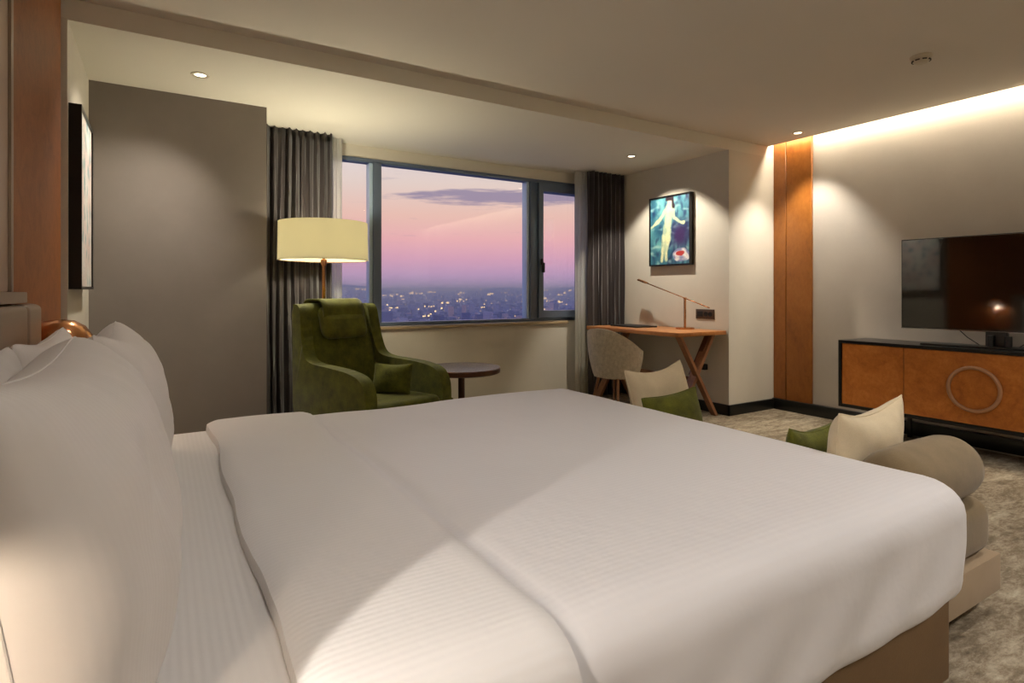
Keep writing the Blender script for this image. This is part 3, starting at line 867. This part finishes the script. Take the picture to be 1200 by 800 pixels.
o = obj('ring_handle', ring, RINGW, None); bmesh_m = mw(mc).inverted()
o.data.transform(bmesh_m); o.parent = dd
for y in (.85, 2.15):
    for x in (CX1-.12,):
        obj('leg', bbox_bev(x-.012, x+.012, y-.012, y+.012, 0, CZ0, .002), BLACK, mc, world=True)
obj('lower_rail', bbox_bev(CX1-.16, CX1-.14, CY0+.05, CY1-.05, .15, .165, .002), WALNUT, mc, world=True)

# ================================================================ TELEVISION
tv = thing('television', 'large flat black television standing on the burl wood console', 'television', (4.80, 1.585, CZ1), (0, 0, radians(3)))
W, H, Z0 = 1.18, .664, .106
obj('casing', bbox_bev(-.001, .028, -W/2, W/2, Z0, Z0+H, .003), BLACKM, tv)
obj('screen', bbox_bev(-.0035, .003, -W/2+.006, W/2-.006, Z0+.010, Z0+H-.006, .0008, 1), SCREEN, tv)
obj('bezel_strip', bbox_bev(-.004, -.001, -W/2, W/2, Z0, Z0+.006, .0005, 1), CHROME, tv)
obj('stand_plate', bbox_bev(-.13, .08, -.42, .42, 0, .012, .003), BLACK, tv)
obj('stand_neck', bbox_bev(-.02, .03, -.04, .075, .012, Z0+.004, .004), BLACK, tv)
for y in (-.055, .04):
    obj('stand_post', tube([(-.045, y, .012), (-.045, y, .085)], .02, 20), BLACK, tv)
for s in (-1, 1):
    obj('cable', tube([(.02, s*.22+.02, Z0+.01), (.03, s*.17+.02, .06), (.05, s*.10+.02, .005)], .003, 8), BLACKM, tv)

# ================================================================ BEDSIDE TABLES AND LAMPS
def nightstand(label, y0, y1):
    t = thing('nightstand', label, 'nightstand', (-.2, (y0+y1)/2, 0), group='bedside tables')
    obj('body', bbox_bev(XW+.03, .02, y0, y1, .12, .56, .005), BLACK, t, world=True)
    obj('drawer', bbox_bev(.02, .035, y0+.015, y1-.015, .14, .54, .003), BURL, t, world=True)
    for yy in (y0+.04, y1-.04): obj('leg', bbox_bev(-.36, -.04, yy-.012, yy+.012, 0, .12, .002), BLACK, t, world=True)
nightstand('black and burl nightstand beyond the far side of the bed', 2.72, 3.22)
nightstand('black and burl nightstand at the near side of the bed', .14, .64)
def bedside_lamp(label, x, y, z):
    t = thing('bedside_lamp', label, 'table lamp', (x, y, z), group='copper dome bedside lamps')
    obj('base', lathe([(.07, 0), (.07, .012), (.012, .018)], 36), COPPER, t)
    obj('stem', lathe([(.008, .016), (.008, .40)], 14), COPPER, t)
    obj('dome_shade', lathe([(.105, .335), (.108, .336), (.102, .375), (.08, .41), (.045, .432), (.001, .438), (.001, .434), (.044, .428), (.077, .406), (.098, .373), (.105, .335)], 48, cap=False), COPPER, t)
    obj('bulb', lathe([(.0005, .362), (.016, .366), (.021, .38), (.012, .40)], 20, cap=False), emit('bedside_bulb', (255, 220, 165), 10), t)
    return t
bedside_lamp('copper dome bedside lamp glowing past the far side of the pillows', -.33, 2.73, .56)
bedside_lamp('copper dome bedside lamp on the nightstand nearest the camera', -.30, .40, .56)
t = thing('added_pool_lamp', 'small added copper lamp, out of view on the head wall, lighting the duvet', 'added lamp', (-.40, .52, 1.10))  # added off-frame lamp; its spot makes the light pool on the duvet
obj('wall_plate', bbox_bev(-.04, -.025, -.03, .03, -.04, .04, .003), COPPER, t)
obj('arm', tube([(-.03, 0, 0), (.03, 0, .02), (.07, 0, .05)], .007, 12), COPPER, t)
bm = lathe([(.012, .055), (.026, .05), (.030, .0), (.032, -.03), (.029, -.03), (.026, .0), (.005, .045)], 28, cap=False)
hd = obj('lamp_head', bm, COPPER, t); hd.location = (.08, 0, .06)
RD = Vector((1.20, -.10, -.66)).normalized(); hd.rotation_euler = RD.to_track_quat('-Z', 'Y').to_euler()
l = bpy.data.lights.new('added_pool_beam', 'SPOT'); l.energy = 21; l.color = (1, .92, .82); l.spot_size = radians(70); l.spot_blend = .07; l.shadow_soft_size = .008
o = bpy.data.objects.new('added_pool_beam', l); C.objects.link(o); o.location = Vector((-.32, .52, 1.16))+RD*.035; o.rotation_euler = hd.rotation_euler
point('bedside_bulb_far', (-.33, 2.73, .90), 5, (1, .80, .58), .02)
point('bedside_bulb_near', (-.30, .40, .915), 16, (1, .80, .60), .018)

# ================================================================ LIGHT
def area(name, loc, rot, sx, sy, e, col):
    l = bpy.data.lights.new(name, 'AREA'); l.shape = 'RECTANGLE'; l.size = sx; l.size_y = sy; l.energy = e; l.color = col
    o = bpy.data.objects.new(name, l); C.objects.link(o); o.location = loc; o.rotation_euler = rot; return o
# LED strip hidden in the cove over the television wall
area('cove_strip', (4.905, .83, ZU+.075), (0, radians(25), 0), .03, 5.0, 40, (1, .88, .70))
# added downlights, out of view behind the camera and over the bed, for fill light
for x, y, e, lab in ((.6, -.8, 62, 'added fill downlight behind the camera near the head wall'), (2.2, -.8, 95, 'added fill downlight behind the camera in the middle of the room'),
                  (3.7, -.6, 80, 'added fill downlight behind the camera near the television wall'), (.55, 1.0, 15, 'added fill downlight over the near pillows, above the picture'),
                  (.45, 2.3, 11, 'added fill downlight over the far pillows, above the picture'), (1.6, 1.2, 20, 'added fill downlight over the middle of the bed, above the picture'),
                  (2.9, .4, 60, 'added fill downlight over the carpet at the foot of the bed')):
    downlight(x, y, ZU, lab, e, 130, (0, 0), 1.0, (1, .94, .885))

# sky: dusk gradient, pink over violet horizon, blue overhead, with streaks of cloud
w = bpy.data.worlds.new('dusk'); S.world = w; w.use_nodes = True
nt = w.node_tree; N = nt.nodes; L = nt.links; bg = N['Background']
tcn = N.new('ShaderNodeTexCoord'); sp = N.new('ShaderNodeSeparateXYZ'); L.new(tcn.outputs['Generated'], sp.inputs[0])
asin = N.new('ShaderNodeMath'); asin.operation = 'ARCSINE'; L.new(sp.outputs['Z'], asin.inputs[0])
deg = N.new('ShaderNodeMath'); deg.operation = 'MULTIPLY'; deg.inputs[1].default_value = 180/pi; L.new(asin.outputs[0], deg.inputs[0])
mr = N.new('ShaderNodeMapRange'); mr.inputs[1].default_value = -2; mr.inputs[2].default_value = 90; L.new(deg.outputs[0], mr.inputs[0])
cr = N.new('ShaderNodeValToRGB'); e = cr.color_ramp.elements
stops = [(-2, (112, 118, 160)), (.3, (172, 152, 194)), (1.6, (196, 158, 196)), (3.2, (216, 162, 186)), (5.2, (232, 174, 178)), (7.5, (234, 190, 178)), (10.5, (228, 206, 198)), (13.5, (222, 210, 212)), (22, (160, 172, 214)), (45, (110, 130, 195)), (90, (80, 100, 165))]
while len(e) < len(stops): e.new(.5)
for el, (d, c) in zip(e, stops): el.position = (d+2)/92; el.color = lin(c)
L.new(mr.outputs[0], cr.inputs[0])
# cloud coordinates (azimuth, elevation)
at = N.new('ShaderNodeMath'); at.operation = 'ARCTAN2'; L.new(sp.outputs['X'], at.inputs[0]); L.new(sp.outputs['Y'], at.inputs[1])
azd = N.new('ShaderNodeMath'); azd.operation = 'MULTIPLY'; azd.inputs[1].default_value = 180/pi; L.new(at.outputs[0], azd.inputs[0])
cb = N.new('ShaderNodeCombineXYZ')
m1 = N.new('ShaderNodeMath'); m1.operation = 'MULTIPLY'; m1.inputs[1].default_value = .10; L.new(azd.outputs[0], m1.inputs[0])
m2 = N.new('ShaderNodeMath'); m2.operation = 'MULTIPLY'; m2.inputs[1].default_value = 1.0; L.new(deg.outputs[0], m2.inputs[0])
L.new(m1.outputs[0], cb.inputs[0]); L.new(m2.outputs[0], cb.inputs[1])
nz = N.new('ShaderNodeTexNoise'); nz.inputs['Scale'].default_value = 1.3; nz.inputs['Detail'].default_value = 8; nz.inputs['Roughness'].default_value = .62; L.new(cb.outputs[0], nz.inputs['Vector'])
def fall(src, c, wdt):
    a = N.new('ShaderNodeMath'); a.operation = 'SUBTRACT'; L.new(src, a.inputs[0]); a.inputs[1].default_value = c
    b_ = N.new('ShaderNodeMath'); b_.operation = 'DIVIDE'; L.new(a.outputs[0], b_.inputs[0]); b_.inputs[1].default_value = wdt
    c_ = N.new('ShaderNodeMath'); c_.operation = 'POWER'; ab = N.new('ShaderNodeMath'); ab.operation = 'ABSOLUTE'; L.new(b_.outputs[0], ab.inputs[0]); L.new(ab.outputs[0], c_.inputs[0]); c_.inputs[1].default_value = 2
    return c_.outputs[0]
fe, fa = fall(deg.outputs[0], 9.3, 1.05), fall(azd.outputs[0], 34, 17)
sm_ = N.new('ShaderNodeMath'); sm_.operation = 'ADD'; L.new(fe, sm_.inputs[0]); L.new(fa, sm_.inputs[1])
# mask = noise*.9 + .42 - .45*sum
q = N.new('ShaderNodeMath'); q.operation = 'MULTIPLY_ADD'; L.new(sm_.outputs[0], q.inputs[0]); q.inputs[1].default_value = -.42; L.new(nz.outputs['Fac'], q.inputs[2])
cm = N.new('ShaderNodeMapRange'); cm.inputs[1].default_value = .20; cm.inputs[2].default_value = .36; cm.inputs[4].default_value = .85; L.new(q.outputs[0], cm.inputs[0])
# thin wisps elsewhere
cm2 = N.new('ShaderNodeMapRange'); cm2.inputs[1].default_value = .60; cm2.inputs[2].default_value = .75; cm2.inputs[4].default_value = .5; L.new(nz.outputs['Fac'], cm2.inputs[0])
mxm = N.new('ShaderNodeMath'); mxm.operation = 'MAXIMUM'; L.new(cm.outputs[0], mxm.inputs[0]); L.new(cm2.outputs[0], mxm.inputs[1])
el_ok = N.new('ShaderNodeMapRange'); el_ok.inputs[1].default_value = 4; el_ok.inputs[2].default_value = 6; L.new(deg.outputs[0], el_ok.inputs[0])
mk = N.new('ShaderNodeMath'); mk.operation = 'MULTIPLY'; L.new(mxm.outputs[0], mk.inputs[0]); L.new(el_ok.outputs[0], mk.inputs[1])
mix = N.new('ShaderNodeMix'); mix.data_type = 'RGBA'; L.new(mk.outputs[0], mix.inputs[0]); L.new(cr.outputs[0], mix.inputs[6]); mix.inputs[7].default_value = lin((142, 130, 160))
L.new(mix.outputs[2], bg.inputs[0]); bg.inputs[1].default_value = .9

# ================================================================ CAMERA
cam = bpy.data.cameras.new('camera'); co = bpy.data.objects.new('camera', cam); C.objects.link(co)
co.location = (0, 0, 1.10); co.rotation_euler = (radians(90), 0, radians(-31.35))
cam.sensor_width = 36; cam.lens = 36*673/1200; cam.shift_y = -58/1200; cam.clip_start = .02; cam.clip_end = 20000
S.camera = co

S.view_settings.view_transform = 'Standard'; S.view_settings.look = 'None'; S.view_settings.gamma = 1
S.view_settings.exposure = .25; S.view_settings.use_curve_mapping = False
S.cycles.max_bounces = 10; S.cycles.diffuse_bounces = 6; S.cycles.sample_clamp_indirect = 6; S.cycles.use_denoising = True
